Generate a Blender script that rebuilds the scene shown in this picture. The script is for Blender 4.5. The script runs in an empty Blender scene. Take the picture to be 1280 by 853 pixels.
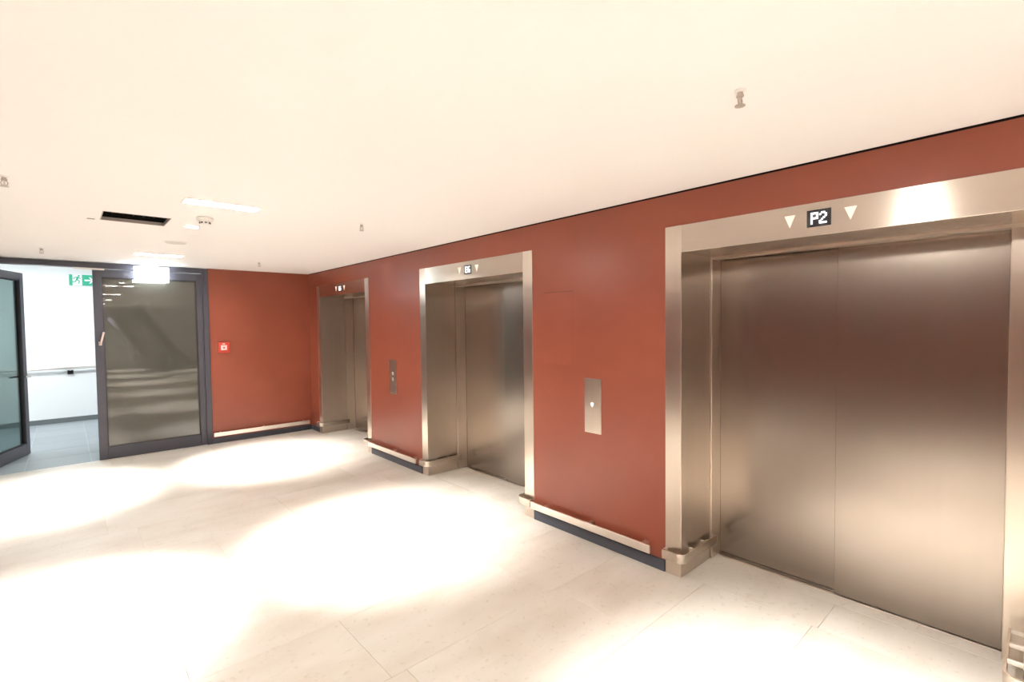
import bpy, bmesh, math, random
from mathutils import Vector, Matrix
random.seed(7)
scene = bpy.context.scene
col = scene.collection

# ---------------------------------------------------------------- camera
F_PX = 615.34; YAW = 0.737406; PITCH = -0.034972; ROLL = -0.011638; CAM_H = 1.6695
fw = Vector((math.sin(YAW) * math.cos(PITCH), math.cos(YAW) * math.cos(PITCH), math.sin(PITCH)))
rt = Vector((math.cos(YAW), -math.sin(YAW), 0)); up = rt.cross(fw)
r2 = math.cos(ROLL) * rt + math.sin(ROLL) * up
u2 = -math.sin(ROLL) * rt + math.cos(ROLL) * up
cd = bpy.data.cameras.new('camera'); cam = bpy.data.objects.new('camera', cd); col.objects.link(cam)
M = Matrix((r2, u2, -fw)).transposed().to_4x4(); M.translation = Vector((0, 0, CAM_H))
cam.matrix_world = M
cd.sensor_fit = 'HORIZONTAL'; cd.sensor_width = 36; cd.lens = 36 * F_PX / 1280
cd.clip_start = 0.05
scene.camera = cam

# ---------------------------------------------------------------- world, exposure, lamp levels
w = bpy.data.worlds.new('world'); scene.world = w; w.use_nodes = True
w.node_tree.nodes['Background'].inputs[0].default_value = (1, .93, .85, 1)
w.node_tree.nodes['Background'].inputs[1].default_value = 0.02
vs = scene.view_settings
vs.view_transform = 'Standard'; vs.look = 'None'; vs.gamma = 1; vs.use_curve_mapping = False
vs.exposure = 1.63
SPOT_W = 405.0          # each of the two heads of a ceiling downlight
LENS_E = 105.0          # emission of the downlight lenses (wide spill)
CORRIDOR_E = 10.5        # emission of the corridor light panels
SIGN_E = 7.0           # emission of the lit exit sign

# ---------------------------------------------------------------- layout constants
X = 2.9245              # lift wall plane
Y = 8.07                # end wall plane
H = 2.5                 # ceiling
XL = -3.2               # opposite wall
YB = -10.0              # far wall behind the camera
CENTRES = (0.832, 3.842, 6.842)
HO, HI = 0.885, 0.772   # half outer / inner width of a lift portal
ZO, ZI = 2.285, 2.112

# ---------------------------------------------------------------- helpers
def tag(o, label=None, cat=None, group=None, kind=None):
    if label: o['label'] = label
    if cat: o['category'] = cat
    if group: o['group'] = group
    if kind: o['kind'] = kind
    return o

def empty(name, loc=(0, 0, 0), rz=0.0):
    o = bpy.data.objects.new(name, None); col.objects.link(o)
    o.location = loc; o.rotation_euler = (0, 0, rz); o.empty_display_size = .1
    return o

def obj(name, bm, m, parent=None, smooth=False):
    bmesh.ops.recalc_face_normals(bm, faces=bm.faces)
    me = bpy.data.meshes.new(name); bm.to_mesh(me); bm.free()
    if smooth:
        for p in me.polygons: p.use_smooth = True
    me.materials.append(m)
    o = bpy.data.objects.new(name, me); col.objects.link(o)
    if parent is not None: o.parent = parent
    return o

def box(x0, x1, y0, y1, z0, z1, bev=0.0, bm=None, seg=1):
    b = bmesh.new()
    r = bmesh.ops.create_cube(b, size=1)
    for v in b.verts:
        v.co = Vector((x0 + (v.co.x + .5) * (x1 - x0), y0 + (v.co.y + .5) * (y1 - y0), z0 + (v.co.z + .5) * (z1 - z0)))
    if bev > 0:
        bmesh.ops.bevel(b, geom=list(b.edges), offset=bev, segments=seg, affect='EDGES', profile=.5)
    if bm is None: return b
    me = bpy.data.meshes.new('tmp'); b.to_mesh(me); b.free(); bm.from_mesh(me); bpy.data.meshes.remove(me)
    return bm

def boxo(name, m, parent, x0, x1, y0, y1, z0, z1, bev=0.0, seg=1):
    return obj(name, box(x0, x1, y0, y1, z0, z1, bev, None, seg), m, parent)

def slab_with_holes(axis, lo, hi, a0, a1, b0, b1, holes):
    """Solid slab between lo and hi along axis, spanning a x b, with rectangular through holes."""
    A = sorted({a0, a1, *[min(max(v, a0), a1) for h in holes for v in h[:2]]})
    B = sorted({b0, b1, *[min(max(v, b0), b1) for h in holes for v in h[2:]]})
    def P(t, a, b):
        return {'x': (t, a, b), 'y': (a, t, b), 'z': (a, b, t)}[axis]
    def solid(i, j):
        if i < 0 or j < 0 or i >= len(A) - 1 or j >= len(B) - 1: return False
        ca, cb = (A[i] + A[i + 1]) / 2, (B[j] + B[j + 1]) / 2
        return not any(h[0] < ca < h[1] and h[2] < cb < h[3] for h in holes)
    bm = bmesh.new(); cache = {}
    def V(t, a, b):
        k = (t, a, b)
        if k not in cache: cache[k] = bm.verts.new(P(t, a, b))
        return cache[k]
    for i in range(len(A) - 1):
        for j in range(len(B) - 1):
            if not solid(i, j): continue
            q = [(A[i], B[j]), (A[i + 1], B[j]), (A[i + 1], B[j + 1]), (A[i], B[j + 1])]
            bm.faces.new([V(lo, *c) for c in q]); bm.faces.new([V(hi, *c) for c in reversed(q)])
            for (di, dj), (c, d) in zip(((0, -1), (1, 0), (0, 1), (-1, 0)), zip(q, q[1:] + q[:1])):
                if not solid(i + di, j + dj):
                    bm.faces.new([V(lo, *c), V(lo, *d), V(hi, *d), V(hi, *c)])
    return bm

def lathe(profile, seg=24, axis='z'):
    """profile: list of (radius, height)."""
    bm = bmesh.new(); rings = []
    for r, h in profile:
        rings.append([bm.verts.new((r * math.cos(2 * math.pi * k / seg), r * math.sin(2 * math.pi * k / seg), h)) for k in range(seg)])
    for a, b in zip(rings, rings[1:]):
        for k in range(seg):
            bm.faces.new((a[k], a[(k + 1) % seg], b[(k + 1) % seg], b[k]))
    bm.faces.new(list(reversed(rings[0]))); bm.faces.new(rings[-1])
    if axis == 'x': bmesh.ops.rotate(bm, verts=bm.verts, matrix=Matrix.Rotation(-math.pi / 2, 3, 'Y'))
    if axis == 'y': bmesh.ops.rotate(bm, verts=bm.verts, matrix=Matrix.Rotation(math.pi / 2, 3, 'X'))
    return bm

def prism(pts, plane, lo, hi):
    """Extrude a 2D outline: plane 'yz' runs lo..hi in x, 'xz' in y."""
    bm = bmesh.new()
    f = (lambda a, b, t: (t, a, b)) if plane == 'yz' else (lambda a, b, t: (a, t, b))
    v0 = [bm.verts.new(f(a, b, lo)) for a, b in pts]; v1 = [bm.verts.new(f(a, b, hi)) for a, b in pts]
    bm.faces.new(v0); bm.faces.new(list(reversed(v1)))
    n = len(pts)
    for i in range(n): bm.faces.new((v0[i], v1[i], v1[(i + 1) % n], v0[(i + 1) % n]))
    return bm

def add(bm, other):
    me = bpy.data.meshes.new('tmp'); other.to_mesh(me); other.free(); bm.from_mesh(me); bpy.data.meshes.remove(me); return bm

def ribbon(path, th, z0, z1):
    """Flat bar of thickness th standing on edge along a path in the floor plane."""
    bm = bmesh.new(); L = []
    n = len(path)
    for i, p in enumerate(path):
        a = Vector(path[max(i - 1, 0)]); b = Vector(path[min(i + 1, n - 1)])
        d = (b - a).normalized(); nn = Vector((-d.y, d.x)) * th / 2
        p = Vector(p)
        L.append([bm.verts.new((p.x + s * nn.x, p.y + s * nn.y, z)) for s, z in ((-1, z0), (1, z0), (1, z1), (-1, z1))])
    for a, b in zip(L, L[1:]):
        for k in range(4): bm.faces.new((a[k], a[(k + 1) % 4], b[(k + 1) % 4], b[k]))
    bm.faces.new(L[0]); bm.faces.new(L[-1])
    return bm

# ---------------------------------------------------------------- materials
def mat(name, rgb, rough=.5, metal=0.0, spec=.5, **k):
    m = bpy.data.materials.new(name); m.use_nodes = True
    b = m.node_tree.nodes['Principled BSDF']
    b.inputs['Base Color'].default_value = (*rgb, 1); b.inputs['Roughness'].default_value = rough
    b.inputs['Metallic'].default_value = metal; b.inputs['Specular IOR Level'].default_value = spec
    for a, v in k.items(): b.inputs[a.replace('_', ' ')].default_value = v
    return m

def N(m, t, **k):
    n = m.node_tree.nodes.new(t)
    for a, v in k.items(): setattr(n, a, v)
    return n
def L(m, a, b): m.node_tree.links.new(a, b)
def P(m): return m.node_tree.nodes['Principled BSDF']

def noise(m, scale, detail=3, vec=None, stretch=None, coord='Object'):
    n = N(m, 'ShaderNodeTexNoise'); n.inputs['Scale'].default_value = scale; n.inputs['Detail'].default_value = detail
    tc = N(m, 'ShaderNodeTexCoord'); src = tc.outputs[coord]
    if stretch:
        mp = N(m, 'ShaderNodeMapping'); mp.inputs['Scale'].default_value = stretch
        L(m, src, mp.inputs['Vector']); src = mp.outputs[0]
    L(m, src, n.inputs['Vector']); return n

def ramp(m, fac, stops):
    r = N(m, 'ShaderNodeValToRGB'); e = r.color_ramp.elements
    while len(e) < len(stops): e.new(.5)
    for i, (p, c) in enumerate(stops):
        e[i].position = p; e[i].color = (*c, 1)
    L(m, fac, r.inputs[0]); return r

def bump(m, h, strength, dist=.001):
    b = N(m, 'ShaderNodeBump'); b.inputs['Strength'].default_value = strength; b.inputs['Distance'].default_value = dist
    L(m, h, b.inputs['Height']); L(m, b.outputs[0], P(m).inputs['Normal']); return b

def steel(name, rgb, rough, aniso, vertical=True):
    m = mat(name, rgb, rough, 1.0)
    b = P(m); b.inputs['Anisotropic'].default_value = aniso
    g = N(m, 'ShaderNodeNewGeometry')
    if vertical:      # grain runs up and down: highlights smear sideways
        c = N(m, 'ShaderNodeVectorMath', operation='CROSS_PRODUCT'); c.inputs[1].default_value = (0, .03, 1)
        L(m, g.outputs['Normal'], c.inputs[0]); L(m, c.outputs[0], b.inputs['Tangent'])
    else:
        c = N(m, 'ShaderNodeCombineXYZ'); c.inputs[0].default_value = .3; c.inputs[2].default_value = 1.0
        L(m, c.outputs[0], b.inputs['Tangent'])
    n = noise(m, 40, 2, stretch=(1, 1, .015) if vertical else (.015, .015, 1))
    c = ramp(m, n.outputs[0], [(.3, tuple(v * .985 for v in rgb)), (.7, tuple(min(1, v * 1.015) for v in rgb))]); L(m, c.outputs[0], b.inputs['Base Color'])
    return m

M_STEEL = steel('brushed_steel_vertical', (.66, .58, .50), .30, .55)
M_STEELH = steel('brushed_steel_horizontal', (.66, .59, .515), .24, .8, False)
M_SATIN = mat('satin_steel', (.80, .74, .68), .28, 1.0)
M_DOOR = steel('brushed_door_steel', (.375, .325, .282), .26, .5)

M_RED = mat('terracotta_lacquer', (.36, .088, .052), .34, 0, .5)
n = noise(M_RED, 1.6, 4)
c = ramp(M_RED, n.outputs[0], [(.3, (.268, .065, .036)), (.7, (.306, .078, .044))]); L(M_RED, c.outputs[0], P(M_RED).inputs['Base Color'])
n = noise(M_RED, 45, 3); bump(M_RED, n.outputs[0], .06, .001)
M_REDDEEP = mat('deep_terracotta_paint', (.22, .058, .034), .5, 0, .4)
M_REDDARK = mat('terracotta_joint', (.10, .03, .02), .6)

M_CEIL = mat('white_ceiling_paint', (.90, .872, .855), .85, 0, .2)
n = noise(M_CEIL, 90, 3); bump(M_CEIL, n.outputs[0], .05, .001)
M_WHITE = mat('white_wall_paint', (.88, .90, .90), .8, 0, .25)
n = noise(M_WHITE, 70, 3); bump(M_WHITE, n.outputs[0], .04, .001)
M_PLASTIC = mat('white_plastic', (.84, .82, .79), .4)
M_BASE = mat('slate_skirting', (.075, .082, .105), .45)
M_FRAME = mat('slate_door_metal', (.060, .058, .074), .38, 0, .5)
n = noise(M_FRAME, 3, 3); c = ramp(M_FRAME, n.outputs[0], [(.3, (.055, .053, .068)), (.7, (.066, .063, .08))]); L(M_FRAME, c.outputs[0], P(M_FRAME).inputs['Base Color'])
M_GASKET = mat('black_gasket', (.02, .02, .022), .6)
M_GRILLE = mat('pale_grille', (.66, .62, .57), .6)
M_SPRINK = mat('sprinkler_metal', (.52, .46, .42), .35, .35)
M_BLACK = mat('black_void', (.012, .011, .010), .8, 0, .1)
M_VENT = mat('grey_vent_edge', (.42, .38, .34), .6)
M_GLASSDARK = mat('smoked_glass', (.066, .063, .050), .004, 0, .5)
P(M_GLASSDARK).inputs['IOR'].default_value = 1.75

M_GLASS = bpy.data.materials.new('tinted_glass'); M_GLASS.use_nodes = True
nt = M_GLASS.node_tree; nt.nodes.remove(nt.nodes['Principled BSDF'])
tr = N(M_GLASS, 'ShaderNodeBsdfTransparent'); tr.inputs[0].default_value = (.46, .54, .53, 1)
gl = N(M_GLASS, 'ShaderNodeBsdfGlossy'); gl.inputs['Roughness'].default_value = .02
lw = N(M_GLASS, 'ShaderNodeLayerWeight'); lw.inputs[0].default_value = .5
pw = N(M_GLASS, 'ShaderNodeMath', operation='POWER'); pw.inputs[1].default_value = 5.0; L(M_GLASS, lw.outputs['Facing'], pw.inputs[0])
fr = N(M_GLASS, 'ShaderNodeMath', operation='MULTIPLY_ADD'); fr.inputs[1].default_value = .9; fr.inputs[2].default_value = .04; L(M_GLASS, pw.outputs[0], fr.inputs[0])
mx = N(M_GLASS, 'ShaderNodeMixShader'); L(M_GLASS, fr.outputs[0], mx.inputs[0]); L(M_GLASS, tr.outputs[0], mx.inputs[1]); L(M_GLASS, gl.outputs[0], mx.inputs[2])
L(M_GLASS, mx.outputs[0], nt.nodes['Material Output'].inputs[0])

M_STONE = mat('beige_limestone', (.62, .55, .46), .42, 0, .4)
oi = N(M_STONE, 'ShaderNodeObjectInfo')
n1 = noise(M_STONE, 2.2, 6, stretch=(.6, 1.6, 1), coord='Object')
adv = N(M_STONE, 'ShaderNodeVectorMath', operation='ADD'); tc = N(M_STONE, 'ShaderNodeTexCoord')
off = N(M_STONE, 'ShaderNodeVectorMath', operation='SCALE'); off.inputs[0].default_value = (17, 31, 5)
L(M_STONE, oi.outputs['Random'], off.inputs['Scale']); L(M_STONE, tc.outputs['Object'], adv.inputs[0]); L(M_STONE, off.outputs[0], adv.inputs[1])
mp = N(M_STONE, 'ShaderNodeMapping'); mp.inputs['Scale'].default_value = (.7, 1.7, 1); L(M_STONE, adv.outputs[0], mp.inputs[0])
L(M_STONE, mp.outputs[0], n1.inputs['Vector'])
c1 = ramp(M_STONE, n1.outputs[0], [(.30, (.60, .545, .475)), (.52, (.665, .62, .56)), (.72, (.70, .665, .615))])
n2 = N(M_STONE, 'ShaderNodeTexNoise'); n2.inputs['Scale'].default_value = 34; n2.inputs['Detail'].default_value = 4
L(M_STONE, adv.outputs[0], n2.inputs['Vector'])
c2 = ramp(M_STONE, n2.outputs[0], [(.0, (.55, .50, .44)), (.30, (.72, .68, .62)), (.40, (1, 1, 1))])
mm = N(M_STONE, 'ShaderNodeMix', data_type='RGBA', blend_type='MULTIPLY'); mm.inputs[0].default_value = .4
L(M_STONE, c1.outputs[0], mm.inputs[6]); L(M_STONE, c2.outputs[0], mm.inputs[7])
tint = ramp(M_STONE, oi.outputs['Random'], [(0, (.96, .955, .945)), (1, (1.0, 1.0, 1.0))])
m3 = N(M_STONE, 'ShaderNodeMix', data_type='RGBA', blend_type='MULTIPLY'); m3.inputs[0].default_value = 1
L(M_STONE, mm.outputs[2], m3.inputs[6]); L(M_STONE, tint.outputs[0], m3.inputs[7]); L(M_STONE, m3.outputs[2], P(M_STONE).inputs['Base Color'])
bump(M_STONE, n2.outputs[0], .05, .001)
M_GROUT = mat('sand_grout', (.56, .51, .45), .8)

M_CTILE = mat('grey_corridor_tile', (.30, .33, .345), .45)
oi2 = N(M_CTILE, 'ShaderNodeObjectInfo'); c = ramp(M_CTILE, oi2.outputs['Random'], [(0, (.27, .30, .315)), (1, (.32, .35, .365))]); L(M_CTILE, c.outputs[0], P(M_CTILE).inputs['Base Color'])
M_CGROUT = mat('pale_grout', (.50, .53, .54), .8)
M_CBASE = mat('grey_corridor_skirting', (.16, .18, .185), .5)

def emit(name, rgb, e):
    m = bpy.data.materials.new(name); m.use_nodes = True
    b = P(m); b.inputs['Base Color'].default_value = (*rgb, 1); b.inputs['Emission Color'].default_value = (*rgb, 1); b.inputs['Emission Strength'].default_value = e
    return m
M_LENS = emit('warm_lamp_lens', (1, .97, .92), LENS_E)
M_SPOTLENS = emit('small_lamp_lens', (1, .95, .88), 12)
M_COOL = emit('cool_light_panel', (.90, .97, 1.0), CORRIDOR_E)
M_SIGNW = emit('lit_sign_white', (.82, .92, 1.0), SIGN_E)
M_SIGNG = emit('lit_sign_green', (.55, 1.0, .80), SIGN_E * .55)
M_GREEN = mat('exit_sign_green', (.025, .46, .27), .5)
M_PALE = mat('exit_sign_white', (.85, .9, .88), .5)
M_DIGIT = emit('display_white', (.92, .95, 1), .9)
M_SCREEN = mat('display_black', (.03, .03, .035), .25)
M_ARROW = emit('arrow_white', (.92, .82, .74), .10)
M_ALARM = mat('alarm_red', (.55, .055, .035), .4)
M_ALARMW = mat('alarm_white', (.85, .68, .66), .35)
M_CHROME = mat('chrome', (.75, .70, .66), .2, 1.0)
M_HANDLE = mat('door_handle_metal', (.82, .68, .64), .35, .8)
M_STAIR = mat('dark_stair_metal', (.10, .095, .12), .5)

# ================================================================= setting
# floor bed + slabs
floor = obj('floor', box(XL, 3.6, YB, 8.07, -.12, -.004), M_GROUT)
add_bed = boxo('bed', M_GROUT, floor, 3.6, 8.0, YB, -1.2, -.12, -.004)
tag(floor, 'pale beige limestone slab floor of the lift lobby', 'floor', kind='structure')
def slab(parent, x0, x1, y0, y1, m=M_STONE, g=.0008, name='tile', top=0.0):
    bm = box(-(x1 - x0) / 2 + g, (x1 - x0) / 2 - g, -(y1 - y0) / 2 + g, (y1 - y0) / 2 - g, -.02, top, .0006)
    o = obj(name, bm, m, parent); o.location = ((x0 + x1) / 2, (y0 + y1) / 2, random.uniform(-.0004, .0004)); return o
CH = .61; SL = 1.065; XE = 2.972
known = {2.69: .385, 3.91: .82, 4.52: .40, 2.08: 2.16 - SL}
k0 = math.floor((YB - 2.08) / CH)
yk = 2.08 + k0 * CH
while yk < 8.055:
    y0, y1 = max(yk, YB), min(yk + CH, 8.055)
    ph = next((v for q, v in known.items() if abs(q - yk) < .05), random.uniform(0, SL))
    xr = XE
    x = ph - math.ceil((ph - XL) / SL) * SL
    while x < xr - .01:
        a, b = max(x, XL), min(x + SL, xr)
        if b - a > .05: slab(floor, a, b, y0, y1)
        x += SL
    yk += CH
for cc in CENTRES:
    slab(floor, XE, 3.30, cc - HI, cc, ); slab(floor, XE, 3.30, cc, cc + HI)
    slab(floor, 3.30, 3.405, cc - HI, cc + HI)
yk = YB                                     # wider hall behind the camera
while yk < -1.25:
    for i in range(4): slab(floor, XE + i * 1.2, XE + (i + 1) * 1.2, yk, min(yk + 1.22, -1.2))
    yk += 1.22
tr_ = boxo('threshold_strip', M_SATIN, floor, -.82, 1.52, 8.055, 8.085, -.02, .002)

cf = obj('floor', box(-3.4, 1.9, 8.085, 11.9, -.12, -.004), M_CGROUT); cf.name = 'floor_corridor'
tag(cf, 'cool grey tiled floor of the bright corridor beyond the glass doors', 'floor', kind='structure')
for i in range(9):
    for j in range(7):
        x0, y0 = -3.4 + i * .6 - .0, 8.085 + j * .6
        x1, y1 = min(x0 + .6, 1.9), min(y0 + .6, 11.88)
        if x1 - x0 > .1 and y1 - y0 > .1: slab(cf, x0, x1, y0, y1, M_CTILE, .003)

# ceiling with recesses for vent and fixtures
VENT = (.226, .630, 4.53, 4.90)
FIX_Y = (6.885, 3.83, .72, -2.28, -5.30, -8.3)
FIX_X = (.605, 1.05)
holes = [VENT] + [(FIX_X[0], FIX_X[1], y - .067, y + .067) for y in FIX_Y]
ceiling = obj('ceiling', slab_with_holes('z', H, H + .018, XL, X - .004, YB, Y - .006, holes), M_CEIL)
tag(ceiling, 'smooth white ceiling of the lift lobby', 'ceiling', kind='structure')
HALL_FILL_X = 5.0; HALL_FILL_Y = (-3.4, -6.4)  # positions of the added fill lights in the wider hall
obj('ceiling_field', slab_with_holes('z', H, H + .018, X - .004, 8.0, YB, -1.19, [(HALL_FILL_X - .2225, HALL_FILL_X + .2225, y - .067, y + .067) for y in HALL_FILL_Y]), M_CEIL, ceiling)
boxo('shadow_gap', M_BLACK, ceiling, X + .010, X + .08, -1.19, Y + .02, H - .012, H + .06)

# lift wall (openings for the three portals)
wr = obj('wall_right', slab_with_holes('x', X, X + .60, -1.2, Y, 0, H - .010, [(c - HO + .003, c + HO - .003, -1, ZO - .003) for c in CENTRES]), M_RED)
tag(wr, 'glossy terracotta red wall that holds the elevators', 'wall', kind='structure')
# flush access panel outline in the wall
px0, px1, pz0, pz1 = 2.512, 2.822, 1.34, 1.917
acc = boxo('access_panel', M_RED, wr, X - .0010, X + .002, px0, px1, pz0, pz1, .0008)
boxo('panel_joint', M_REDDARK, wr, X - .0012, X + .002, px0 - .003, px1 + .003, pz1, pz1 + .003)
# end wall: red piece + piece left of doors
we = obj('wall_far', box(1.52, X + .6, Y, Y + .16, 0, H + .05), M_RED)
tag(we, 'terracotta red end wall between glass door and far elevator', 'wall', kind='structure')
wf = obj('wall_far', box(XL - .1, -.90, Y, Y + .16, 0, H + .05), M_RED); wf.name = 'wall_far_left'
tag(wf, 'terracotta red end wall on the hinge side of the open door', 'wall', kind='structure')
wl = obj('wall_left', box(XL - .15, XL, YB, Y, 0, H + .05), M_REDDEEP)
tag(wl, 'deep terracotta wall opposite the elevators', 'wall', kind='structure')
wb = obj('wall_back', box(XL - .15, 8.1, YB - .15, YB, 0, H + .05), M_WHITE)
tag(wb, 'pale wall at the back of the hall behind the stairs', 'wall', kind='structure')
wb2 = obj('wall_hall', box(X + .6, 8.1, -1.2, -1.05, 0, H + .05), M_WHITE)
tag(wb2, 'pale wall of the wider hall behind the lift shafts', 'wall', kind='structure')
wb3 = obj('wall_hall_side', box(8.0, 8.15, YB, -1.2, 0, H + .05), M_WHITE)
tag(wb3, 'pale side wall of the wider hall', 'wall', kind='structure')

# corridor shell
cw = obj('wall_corridor', box(-3.5, 2.0, 11.86, 12.0, 0, 3.05), M_WHITE)
tag(cw, 'bright white corridor wall with handrail beyond the glass doors', 'wall', kind='structure')
cl = obj('wall_corridor_side', box(-3.55, -3.4, 8.23, 11.86, 0, 3.05), M_WHITE)
tag(cl, 'white side wall closing the corridor beyond the open door', 'wall', kind='structure')
cr = obj('wall_corridor_end', box(1.9, 2.05, 8.23, 11.86, 0, 3.05), M_WHITE)
tag(cr, 'white end wall of the corridor behind the closed door', 'wall', kind='structure')
cc_ = obj('ceiling_corridor', box(-3.5, 2.0, 8.08, 12.0, 3.0, 3.05), M_WHITE)
tag(cc_, 'white ceiling of the corridor beyond the doors', 'ceiling', kind='structure')
hd = obj('wall_over_doors', box(-.9, 1.52, Y + .02, Y + .16, 2.49, 3.05), M_WHITE)
tag(hd, 'strip of wall above the glass doors', 'wall', kind='structure')
cb = obj('baseboard_corridor', box(-3.4, 1.9, 11.848, 11.862, 0, .085), M_CBASE)
tag(cb, 'grey skirting along the white corridor wall', 'baseboard', kind='structure')

# skirting of the lobby
def skirting(name, x0, x1, y0, y1, label):
    o = obj(name, box(x0, x1, y0, y1, 0, .078, .003), M_BASE); tag(o, label, 'baseboard', kind='structure')
skirting('baseboard_right', X - .012, X + .002, CENTRES[0] + HO + .001, CENTRES[1] - HO - .001, 'slate grey skirting on red wall under the rail beside the P2 elevator')
skirting('baseboard_middle', X - .012, X + .002, CENTRES[1] + HO + .001, CENTRES[2] - HO - .001, 'slate grey skirting on red wall under the two-button call panel')
skirting('baseboard_corner', X - .012, X + .002, CENTRES[2] + HO + .001, Y, 'short slate grey skirting between the far elevator and room corner')
skirting('baseboard_far', 1.522, X - .012, Y - .012, Y + .002, 'slate grey skirting on red end wall beside glass door')

# ================================================================= elevators
FONT = {'P': ['1111', '1001', '1001', '1111', '1000', '1000', '1000'],
        '2': ['0110', '1001', '0001', '0010', '0100', '1000', '1111'],
        'E': ['1111', '1000', '1000', '1110', '1000', '1000', '1111'],
        'G': ['0111', '1000', '1000', '1011', '1001', '1001', '0111']}
def digits(text, yc, zc, h, xf):
    """Dot-matrix lettering facing -x (reads left to right with falling y)."""
    bm = bmesh.new(); s = h / 7; wd = (4 * len(text) + (len(text) - 1) * .6) * s
    for i, ch in enumerate(text):
        for r, row in enumerate(FONT[ch]):
            for q, v in enumerate(row):
                if v == '1':
                    y = yc + wd / 2 - (i * 4.6 + q) * s; z = zc + h / 2 - r * s
                    box(xf - .0012, xf, y - s, y, z - s, z, 0, bm)
    return bm

def bumper(parent, yo, yi, s):
    """Steel bumper bar wrapped round the front corner of a jamb. s=+1 when the opening lies towards -y."""
    d = .034 if s > 0 else .056; r = .05; xf = X - .004 - .046; ys = yi - s * d
    path = [(xf + .0, yo - s * .004), (xf, ys + s * r)]
    for k in range(1, 9):
        a = k / 8 * math.pi / 2
        path.append((xf + r - r * math.cos(a), ys + s * r - s * r * math.sin(a)))
    path += [(xf + r + .1, ys), (3.345, ys)]
    b = obj('bumper_rail', ribbon(path, 0.010, .112, .172), M_STEELH, parent)
    def stand(x0, x1, y0, y1, nm='rail_bracket'):
        boxo(nm, M_SATIN, parent, min(x0, x1), max(x0, x1), min(y0, y1), max(y0, y1), .150, .1715, .003)
    stand(xf, X - .003, yo - s * .022, yo - s * .002)
    for xx in (3.02, 3.18, 3.325): stand(xx, xx + .016, ys, yi + s * .002)

def make_elevator(cy, text, label):
    e = empty('elevator', (X, cy, 0)); tag(e, label, 'elevator')
    inv = Matrix.Translation((-X, -cy, 0))
    parts = []
    def B(name, m, x0, x1, y0, y1, z0, z1, bev=.002, par=None):
        o = boxo(name, m, par, x0, x1, y0, y1, z0, z1, bev)
        if par is None: o.parent = e; o.matrix_parent_inverse = inv
        return o
    xf = X - .004
    for s in (1, -1):
        yo, yi = cy + s * HO, cy + s * HI
        a, b = min(yo, yi), max(yo, yi)
        j = B('jamb', M_STEEL, xf, 3.314, a, b, 0, ZO)
        # inner door frame, a little proud of the jamb
        ii = yi - s * (.012 if s > 0 else .083)
        B('inner_frame', M_STEEL, 3.318 if s > 0 else 3.335, 3.4505 if s > 0 else 3.414, min(ii, yi + s * .05), max(ii, yi + s * .05), 0, ZI - .002, .002)
        bumper(j, yo, yi, s)
    hdr = B('lintel', M_STEELH, xf, 3.314, cy - HI + .0005, cy + HI - .0005, ZI, ZO)
    B('inner_header', M_STEEL, 3.318, 3.408, cy - HI, cy + HI, ZI - .014, ZI + .05)
    # telescopic doors: the right leaf runs in front of the left one
    seam = cy + .04
    B('door_panel', M_DOOR, 3.416, 3.440, cy - HI - .03, seam, .007, 2.13, .002)
    B('door_panel', M_DOOR, 3.452, 3.478, seam - .05, cy + HI + .03, .007, 2.13, .002)
    B('sill', M_SATIN, 3.405, 3.54, cy - HI, cy + HI, -.02, .004, .001)
    for gx in (3.428, 3.472): B('sill_groove', M_BLACK, gx, gx + .006, cy - HI, cy + HI, .0, .0045, 0)
    B('shaft_back', M_BLACK, 3.50, 3.52, cy - HI - .1, cy + HI + .1, 0, 2.2, 0)
    # indicator in the lintel
    zc = 2.202
    d = B('display', M_SCREEN, xf - .002, xf + .01, cy - .056, cy + .056, zc - .044, zc + .044, .001, hdr)
    dg = obj('floor_number', digits(text, cy, zc, .060, xf - .0022), M_DIGIT, hdr)
    for yy in (cy + .138, cy - .14):
        t = prism([(yy + .027, zc + .033), (yy - .027, zc + .033), (yy, zc - .034)], 'yz', xf - .002, xf + .004)
        obj('direction_arrow', t, M_ARROW, hdr)
    return e
make_elevator(CENTRES[0], 'P2', 'brushed steel elevator with P2 on its lintel display')
make_elevator(CENTRES[1], 'EG', 'brushed steel elevator between the one-button and two-button call plates')
make_elevator(CENTRES[2], 'EG', 'brushed steel elevator next to the red room corner')

# ================================================================= wall bumper rails
def wall_rail(y0, y1, n, label):
    e = empty('bumper_rail', (X, (y0 + y1) / 2, .128)); tag(e, label, 'rail')
    inv = Matrix.Translation((-X, -(y0 + y1) / 2, -.128))
    def B(name, *a):
        o = boxo(name, M_SATIN, e, *a); o.matrix_parent_inverse = inv
    B('bar', X - .064, X - .050, y0, y1, .110, .167, .002)
    for i in range(n):
        y = y0 + (y1 - y0) * (.05 + .82 * i / (n - 1)) if n > 1 else (y0 + y1) / 2
        B('bracket', X - .052, X + .002, y - .017, y + .017, .145, .1665, .002)
wall_rail(CENTRES[0] + HO + .085, CENTRES[1] - HO - .012, 3, 'flat steel bumper rail on red wall beside the P2 elevator')
wall_rail(CENTRES[1] + HO + .065, CENTRES[2] - HO - .012, 3, 'flat steel bumper rail on red wall under the two-button call panel')
e = empty('bumper_rail', (2.2, Y, .128)); tag(e, 'flat steel bumper rail along red end wall beside glass door', 'rail')
inv = Matrix.Translation((-2.2, -Y, -.128))
for a in [('bar', 1.53, 2.868, Y - .064, Y - .050, .106, .162, .002)] + [('bracket', x - .012, x + .012, Y - .052, Y + .002, .140, .1615, .002) for x in (1.62, 2.2, 2.79)]:
    o = boxo(a[0], M_SATIN, e, *a[1:]); o.matrix_parent_inverse = inv

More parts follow.
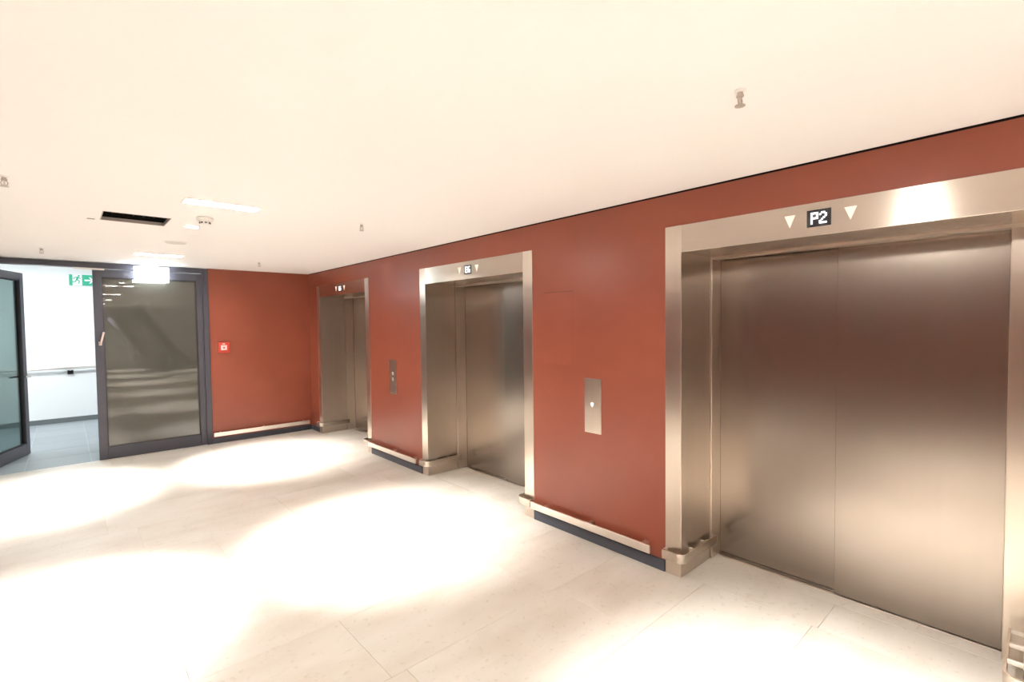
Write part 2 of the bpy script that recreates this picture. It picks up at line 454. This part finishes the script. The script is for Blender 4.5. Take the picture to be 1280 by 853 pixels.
# ================================================================= call panels
def call_panel(yc, label, two):
    e = empty('call_panel', (X, yc, .84)); tag(e, label, 'call panel')
    inv = Matrix.Translation((-X, -yc, -.84))
    pl = boxo('face_plate', M_STEEL, e, X - .006, X + .002, yc - .078, yc + .078, .838, 1.250, .002); pl.matrix_parent_inverse = inv
    if two:
        for z in (1.085, 1.015):
            b = lathe([(.020, 0), (.020, .004), (.016, .006)], 20, 'x'); bmesh.ops.translate(b, verts=b.verts, vec=(X - .006, yc, z))
            o = obj('button', b, M_SATIN, e); o.matrix_parent_inverse = inv
            t = prism([(yc - .008, z - .006), (yc + .008, z - .006), (yc, z + .008)], 'yz', X - .0128, X - .0122) if z > 1.05 else prism([(yc - .008, z + .006), (yc + .008, z + .006), (yc, z - .008)], 'yz', X - .0128, X - .0122)
            k = obj('button_arrow', t, M_ARROW, o)
    else:
        z = 1.055
        b = lathe([(.021, 0), (.021, .003), (.018, .005)], 20, 'x'); bmesh.ops.translate(b, verts=b.verts, vec=(X - .006, yc, z))
        o = obj('button', b, M_SATIN, e); o.matrix_parent_inverse = inv
        t = prism([(yc + .014, z + .012), (yc - .014, z + .012), (yc, z - .014)], 'yz', X - .0122, X - .0110)
        obj('button_arrow', t, M_DIGIT, o)
call_panel(2.321, 'steel call plate with one lit arrow button on red wall', False)
call_panel(5.365, 'steel call plate with two round buttons on red wall', True)

# ================================================================= glass doors
tm = empty('trim_1', (.35, Y, 0)); tag(tm, 'slate grey metal surround of the double glass doors', 'door frame', kind='structure')
inv = Matrix.Translation((-.35, -Y, 0))
for a in [('jamb', 1.452, 1.524, Y - .02, Y + .10, 0, 2.492), ('jamb', -.91, -.838, Y - .02, Y + .10, 0, 2.492), ('transom', -.838, 1.452, Y - .02, Y + .10, 2.428, 2.492)]:
    o = boxo(a[0], M_FRAME, tm, *a[1:], .003); o.matrix_parent_inverse = inv

def leaf(name, label, glass, loc, rz, w=1.16, flip=1, handle=True):
    """Door leaf in its own frame: hinge at x=0, leaf runs to flip*w, thickness about y=0."""
    e = empty(name, loc, rz); tag(e, label, 'door', kind='structure')
    t = .035; sw, rb, rtop, hh = .088, .155, .10, 2.415
    def B(nm, m, x0, x1, y0, y1, z0, z1, bev=.003, par=e):
        a, b = sorted((flip * x0, flip * x1)); return boxo(nm, m, par, a, b, y0, y1, z0, z1, bev)
    B('stile', M_FRAME, 0, sw - .018, -t, t, .006, hh); B('stile', M_FRAME, w - sw, w, -t, t, .006, hh)
    B('bottom_rail', M_FRAME, sw - .018, w - sw, -t, t, .006, rb); B('top_rail', M_FRAME, sw - .018, w - sw, -t, t, hh - rtop, hh)
    x0, x1 = sw - .018, w - sw
    for a in ((x0, x0 + .010, rb, hh - rtop), (x1 - .010, x1, rb, hh - rtop), (x0, x1, rb, rb + .010), (x0, x1, hh - rtop - .010, hh - rtop)):
        B('glazing_bead', M_GASKET, a[0], a[1], -t + .012, t - .012, a[2], a[3], 0)
    g = B('glass_pane', glass, x0 + .004, x1 - .004, -.008, .008, rb + .004, hh - rtop - .004, 0)
    return e, B, t
d1, B, t = leaf('door_1', 'closed slate framed door leaf with smoked glass', M_GLASSDARK, (1.450, Y + .025, 0), 0, 1.172, -1)
hx = 1.172 - .050       # lever handle on the closing stile
pl = B('handle_rose', M_HANDLE, hx - .016, hx + .016, -t - .010, -t, 1.455, 1.505, .003)
bm = bmesh.new()
box(-hx - .011, -hx + .011, -t - .042, -t - .008, 1.468, 1.492, .003, bm)
b2 = box(-.011, .011, -.012, .012, 0, .155, .004); bmesh.ops.rotate(b2, verts=b2.verts, matrix=Matrix.Rotation(math.radians(14), 3, 'Y'))
bmesh.ops.translate(b2, verts=b2.verts, vec=(-hx, -t - .044, 1.475)); add(bm, b2)
obj('lever', bm, M_HANDLE, d1)
boxo('closer_rail', M_SATIN, tm, .10, .395, Y - .038, Y - .018, 2.402, 2.422, .002).matrix_parent_inverse = inv

ang = math.atan2(9.18 - 8.11, -.42 + .80)
d2, B2, t = leaf('door_2', 'open slate framed door leaf with tinted clear glass', M_GLASS, (-.80, Y + .06, 0), ang, 1.14, 1)
for s in (-1, 1):
    y = s * (t + .045)
    bm = bmesh.new()
    box(1.14 - .060, 1.14 - .036, min(s * t, y), max(s * t, y), 1.035, 1.057, .003, bm)
    box(1.14 - .165, 1.14 - .036, y - .010, y + .010, 1.035, 1.057, .004, bm)
    obj('handle', bm, M_CHROME, d2)
B2('notice', M_PALE, .36, .50, -.0105, -.0085, 1.45, 1.72, 0)

# ================================================================= exit signs
def run_man(x, z, h, y0, y1):
    """Running figure pictogram, left facing plane xz."""
    bm = bmesh.new()
    def bar(a, b, wd):
        a, b = Vector(a), Vector(b); d = (b - a).normalized(); n_ = Vector((-d.y, d.x)) * wd / 2
        add(bm, prism([(x + h * q.x, z + h * q.y) for q in (a + n_, b + n_, b - n_, a - n_)], 'xz', y0, y1))
    add(bm, prism([(x + h * (.16 + .085 * math.cos(k * math.pi / 5)), z + h * (.40 + .085 * math.sin(k * math.pi / 5))) for k in range(10)], 'xz', y0, y1))
    bar((.10, .30), (-.02, -.02), .16); bar((.08, .26), (.30, .12), .07); bar((.06, .28), (-.20, .20), .07); bar((-.20, .20), (-.28, .06), .07)
    bar((-.02, .0), (.20, -.14), .09); bar((.20, -.14), (.12, -.42), .08); bar((-.04, .0), (-.12, -.22), .09); bar((-.12, -.22), (-.36, -.24), .08)
    return bm
def arrow(x, z, h, y0, y1, d=1):
    bm = prism([(x - d * .34 * h, z + .07 * h), (x + d * .1 * h, z + .07 * h), (x + d * .1 * h, z - .07 * h), (x - d * .34 * h, z - .07 * h)], 'xz', y0, y1)
    add(bm, prism([(x - d * .02 * h, z + .30 * h), (x + d * .10 * h, z + .30 * h), (x + d * .36 * h, z), (x + d * .10 * h, z - .30 * h), (x - d * .02 * h, z - .30 * h), (x + d * .16 * h, z)], 'xz', y0, y1))
    return bm

# lit sign under the lobby ceiling
es = empty('exit_sign', (.87, 7.965, H)); tag(es, 'glowing white exit sign under the ceiling above the closed door', 'exit sign')
inv = Matrix.Translation((-.87, -7.965, -H))
def E_(name, bm, m):
    o = obj(name, bm, m, es); o.matrix_parent_inverse = inv; return o
E_('mount', box(.80, .94, 7.945, 7.985, H - .03, H + .002, .003), M_PLASTIC)
E_('housing', box(.682, 1.058, 7.945, 7.985, 2.462, 2.474, .002), M_PLASTIC)
E_('light_panel', box(.686, 1.054, 7.950, 7.980, 2.272, 2.464, .003), M_SIGNW)
E_('pictogram', run_man(.965, 2.365, .12, 7.9485, 7.9505), M_SIGNG)
E_('arrow', arrow(.80, 2.368, .12, 7.9485, 7.9505, -1), M_SIGNG)

# green sign in the corridor
gs = empty('exit_sign', (.28, 11.86, 2.445)); tag(gs, 'green and white exit sign with arrow on the corridor wall', 'exit sign')
inv2 = Matrix.Translation((-.28, -11.86, -2.445))
def G_(name, bm, m):
    o = obj(name, bm, m, gs); o.matrix_parent_inverse = inv2; return o
G_('plate', box(.085, .475, 11.835, 11.862, 2.445, 2.650, .003), M_PALE)
G_('green_field', box(.265, .470, 11.833, 11.836, 2.450, 2.645), M_GREEN)
G_('door_symbol', box(.090, .135, 11.833, 11.836, 2.450, 2.645), M_GREEN)
G_('running_figure', run_man(.195, 2.555, .17, 11.8325, 11.836), M_GREEN)
G_('arrow', arrow(.362, 2.548, .19, 11.831, 11.8335), M_PALE)

# ================================================================= corridor handrail
hr = empty('handrail', (-.7, 11.86, .97)); tag(hr, 'thin pale handrail along the white corridor wall', 'handrail')
inv3 = Matrix.Translation((.7, -11.86, -.97))
bm = lathe([(.019, 0), (.019, 5.2)], 16); bmesh.ops.rotate(bm, verts=bm.verts, matrix=Matrix.Rotation(math.pi / 2, 3, 'Y')); bmesh.ops.translate(bm, verts=bm.verts, vec=(-3.35, 11.79, .972))
o = obj('bar', bm, M_SATIN, hr, True); o.matrix_parent_inverse = inv3
for x in (-2.6, -1.3, .055, 1.3):
    o = boxo('bracket', M_SATIN, hr, x - .008, x + .008, 11.785, 11.862, .925, .965, .002); o.matrix_parent_inverse = inv3
wbx = empty('socket_box', (.055, 11.86, .86)); tag(wbx, 'small dark box on corridor wall under the handrail', 'socket box')
for a in [('body', -.042, .042, -.05, .002, 0, .072), ('cover', -.034, .034, -.056, -.048, .008, .064)]:
    boxo(a[0], M_BASE if a[0] == 'body' else M_BLACK, wbx, *a[1:], .004)
# corridor light panels
for x in (-2.2, -.2):
    lp = empty('ceiling_light', (x, 10.1, 3.0)); tag(lp, 'cool white light panel in the corridor ceiling', 'ceiling light', 'corridor light panels')
    boxo('frame', M_PLASTIC, lp, -.63, .63, -.33, .33, -.02, .001, .003); boxo('diffuser', M_COOL, lp, -.6, .6, -.3, .3, -.026, -.018, .001)

# ================================================================= alarm box on end wall
al = empty('fire_alarm_button', (1.693, Y, 1.375)); tag(al, 'red fire alarm box with white centre on red end wall', 'fire alarm')
boxo('housing', M_ALARM, al, -.072, .072, -.045, .002, -.076, .076, .006, 2)
boxo('push_plate', M_ALARMW, al, -.042, .036, -.050, -.044, -.036, .034, .003)
boxo('push_button', M_ALARM, al, -.014, .008, -.054, -.049, -.012, .010, .003)
boxo('label_strip', M_ALARMW, al, -.022, .012, -.0475, -.044, .046, .060, .001)

# ================================================================= ceiling things
def make_light(y, label, group, x=(FIX_X[0] + FIX_X[1]) / 2):
    f = empty('ceiling_light', (x, y, H)); tag(f, label, 'ceiling light', group)
    wx, wy = (FIX_X[1] - FIX_X[0]) / 2, .067
    bm = slab_with_holes('z', -.003, .0, -wx - .012, wx + .012, -wy - .012, wy + .012, [(-wx + .004, wx - .004, -wy + .004, wy - .004)])
    obj('trim_ring', bm, M_PLASTIC, f)
    bm = box(-wx, wx, -wy, wy, .075, .08); 
    for a in ((-wx, -wx + .004, -wy, wy), (wx - .004, wx, -wy, wy), (-wx, wx, -wy, -wy + .004), (-wx, wx, wy - .004, wy)): box(a[0], a[1], a[2], a[3], .0, .08, 0, bm)
    obj('housing', bm, M_PLASTIC, f)
    for s in (-1, 1):
        c = s * .135
        l = boxo('lens', M_LENS, f, c - .075, c + .075, -.055, .055, .010, .016, .001)
        ld = bpy.data.lights.new('lamp', 'SPOT'); ld.energy = SPOT_W; ld.color = (1, .975, .93); ld.spot_size = math.radians(54); ld.spot_blend = 1.0; ld.shadow_soft_size = .05
        lo = bpy.data.objects.new('lamp', ld); col.objects.link(lo); lo.parent = f
        lo.location = (c, 0, -.01)
        d = Vector((s * 1.05 - c, -.22, -H)); lo.rotation_euler = d.to_track_quat('-Z', 'Y').to_euler()
for y in FIX_Y:
    lab = {6.885: 'recessed twin strip downlight above the closed glass door', 3.83: 'recessed twin strip downlight beside the smoke detector'}.get(y, 'recessed twin strip downlight further along the lobby ceiling')
    make_light(y, lab, 'recessed strip downlights')

for y in HALL_FILL_Y: make_light(y, 'added twin strip fill light brightening the wider hall', 'hall fill lights', HALL_FILL_X)  # added fill lights: brighten the back wall mirrored in the door glass
v = empty('ceiling_vent', ((VENT[0] + VENT[1]) / 2, (VENT[2] + VENT[3]) / 2, H)); tag(v, 'dark square opening with grey edge in the white ceiling', 'vent')
wx, wy = (VENT[1] - VENT[0]) / 2, (VENT[3] - VENT[2]) / 2
bm = slab_with_holes('z', -.001, .024, -wx, wx, -wy, wy, [(-wx + .006, wx - .006, -wy + .006, wy - .006)]); obj('edge_frame', bm, M_VENT, v)
bm = box(-wx - .02, wx + .02, -wy - .02, wy + .02, .30, .31)
for a in ((-wx - .02, -wx, -wy, wy), (wx, wx + .02, -wy, wy), (-wx, wx, -wy - .02, -wy), (-wx, wx, wy, wy + .02)): box(a[0], a[1], a[2], a[3], .0245, .30, 0, bm)
obj('duct', bm, M_BLACK, v)
for k in range(5):
    x = -wx + .07 + k * .065
    boxo('blade', M_BLACK, v, x, x + .006, -wy + .008, wy - .008, .05, .12)
boxo('latch', M_VENT, v, -wx - .075, -wx - .030, wy - .015, wy - .004, -.006, .001, .001)

sd = empty('smoke_detector', (.812, 4.33, H)); tag(sd, 'white round smoke detector with slotted chamber on ceiling', 'smoke detector')
obj('base', lathe([(.050, .001), (.056, -.004), (.056, -.020), (.048, -.028)][::-1], 28), M_PLASTIC, sd, False)
obj('chamber', lathe([(.034, -.026), (.036, -.036), (.030, -.052), (.016, -.056)][::-1], 24), M_PLASTIC, sd)
for k in range(8):
    a = k * math.pi / 4
    b = box(-.007, .007, .030, .0375, -.047, -.038); bmesh.ops.rotate(b, verts=b.verts, matrix=Matrix.Rotation(a, 3, 'Z')); obj('slot', b, M_GASKET, sd)
for (y, lab) in ((4.76, 'small round glowing spotlight beside the smoke detector'), (-1.30, 'small round glowing spotlight further along the lobby ceiling')):
    gs_ = empty('ceiling_spotlight', (.80, y, H)); tag(gs_, lab, 'spotlight', 'small ceiling spotlights')
    obj('ring', lathe([(.058, .001), (.058, -.004), (.050, -.006)][::-1], 28), M_PLASTIC, gs_); obj('lens', lathe([(.044, -.004), (.044, -.009)][::-1], 28), M_SPOTLENS, gs_)
cs = empty('ceiling_speaker', (.83, 5.78, H)); tag(cs, 'flat round flush grille plate on ceiling above the door', 'speaker')
obj('rim', lathe([(.100, .001), (.100, -.003), (.094, -.005)][::-1], 32), M_PLASTIC, cs); obj('grille', lathe([(.088, -.003), (.088, -.0065)][::-1], 32), M_GRILLE, cs)

def sprinkler(x, y, label):
    e = empty('sprinkler', (x, y, H)); tag(e, label, 'sprinkler', 'ceiling sprinklers')
    obj('escutcheon', lathe([(.021, .001), (.021, -.003), (.015, -.008)][::-1], 24), M_PLASTIC, e)
    obj('body', lathe([(.010, .0), (.010, -.016), (.013, -.017), (.013, -.024), (.008, -.026)][::-1], 16), M_SPRINK, e)
    for s in (-1, 1):
        bm = prism([(s * .008, -.024), (s * .016, -.034), (s * .014, -.046), (s * .004, -.054), (s * .002, -.052), (s * .010, -.045), (s * .012, -.034), (s * .005, -.026)], 'xz', -.003, .003); obj('frame_arm', bm, M_SPRINK, e)
    obj('glass_bulb', lathe([(.003, -.026), (.0035, -.038), (.003, -.052)][::-1], 10), M_GRILLE, e)
    obj('deflector', lathe([(.018, -.054), (.018, -.0565), (.006, -.058)][::-1], 18), M_SPRINK, e)
sprinkler(1.827, .775, 'chrome sprinkler head hanging near the P2 elevator')
sprinkler(1.824, 3.82, 'chrome sprinkler head hanging before the middle elevator')
sprinkler(1.884, 6.90, 'chrome sprinkler head hanging before the red end wall')
sprinkler(-.146, 6.96, 'chrome sprinkler head hanging before the open door')
sprinkler(-.215, 3.83, 'chrome sprinkler head hanging left of the dark ceiling opening')

# ================================================================= staircase in the hall behind the camera (seen in the door glass)
st = empty('staircase', (3.4, -7.0, 0), math.radians(52)); tag(st, 'dark metal staircase in the hall, mirrored in the smoked glass', 'staircase')
nS = 14
for i in range(nS):
    x = -i * .20; z = .175 * (i + 1)
    boxo('step', M_STAIR, st, x - .27, x, -.7, .7, z - .05, z, .003)
for yy in (-.74, .70):
    obj('stringer', prism([(.05, 0), (-.28, 0), (-2.86, 2.26), (-2.86, 2.50), (-2.56, 2.50)], 'xz', yy, yy + .04), M_STAIR, st)
    for i in range(0, nS - 4, 2):
        x = -i * .20 - .13; z = .175 * (i + 1)
        boxo('post', M_STAIR, st, x - .015, x + .015, yy + .005, yy + .035, z, z + .9)
    obj('handrail', prism([(-.10, 1.02), (-.10, 1.08), (-1.72, 2.50), (-1.72, 2.44)], 'xz', yy, yy + .04), M_STAIR, st)
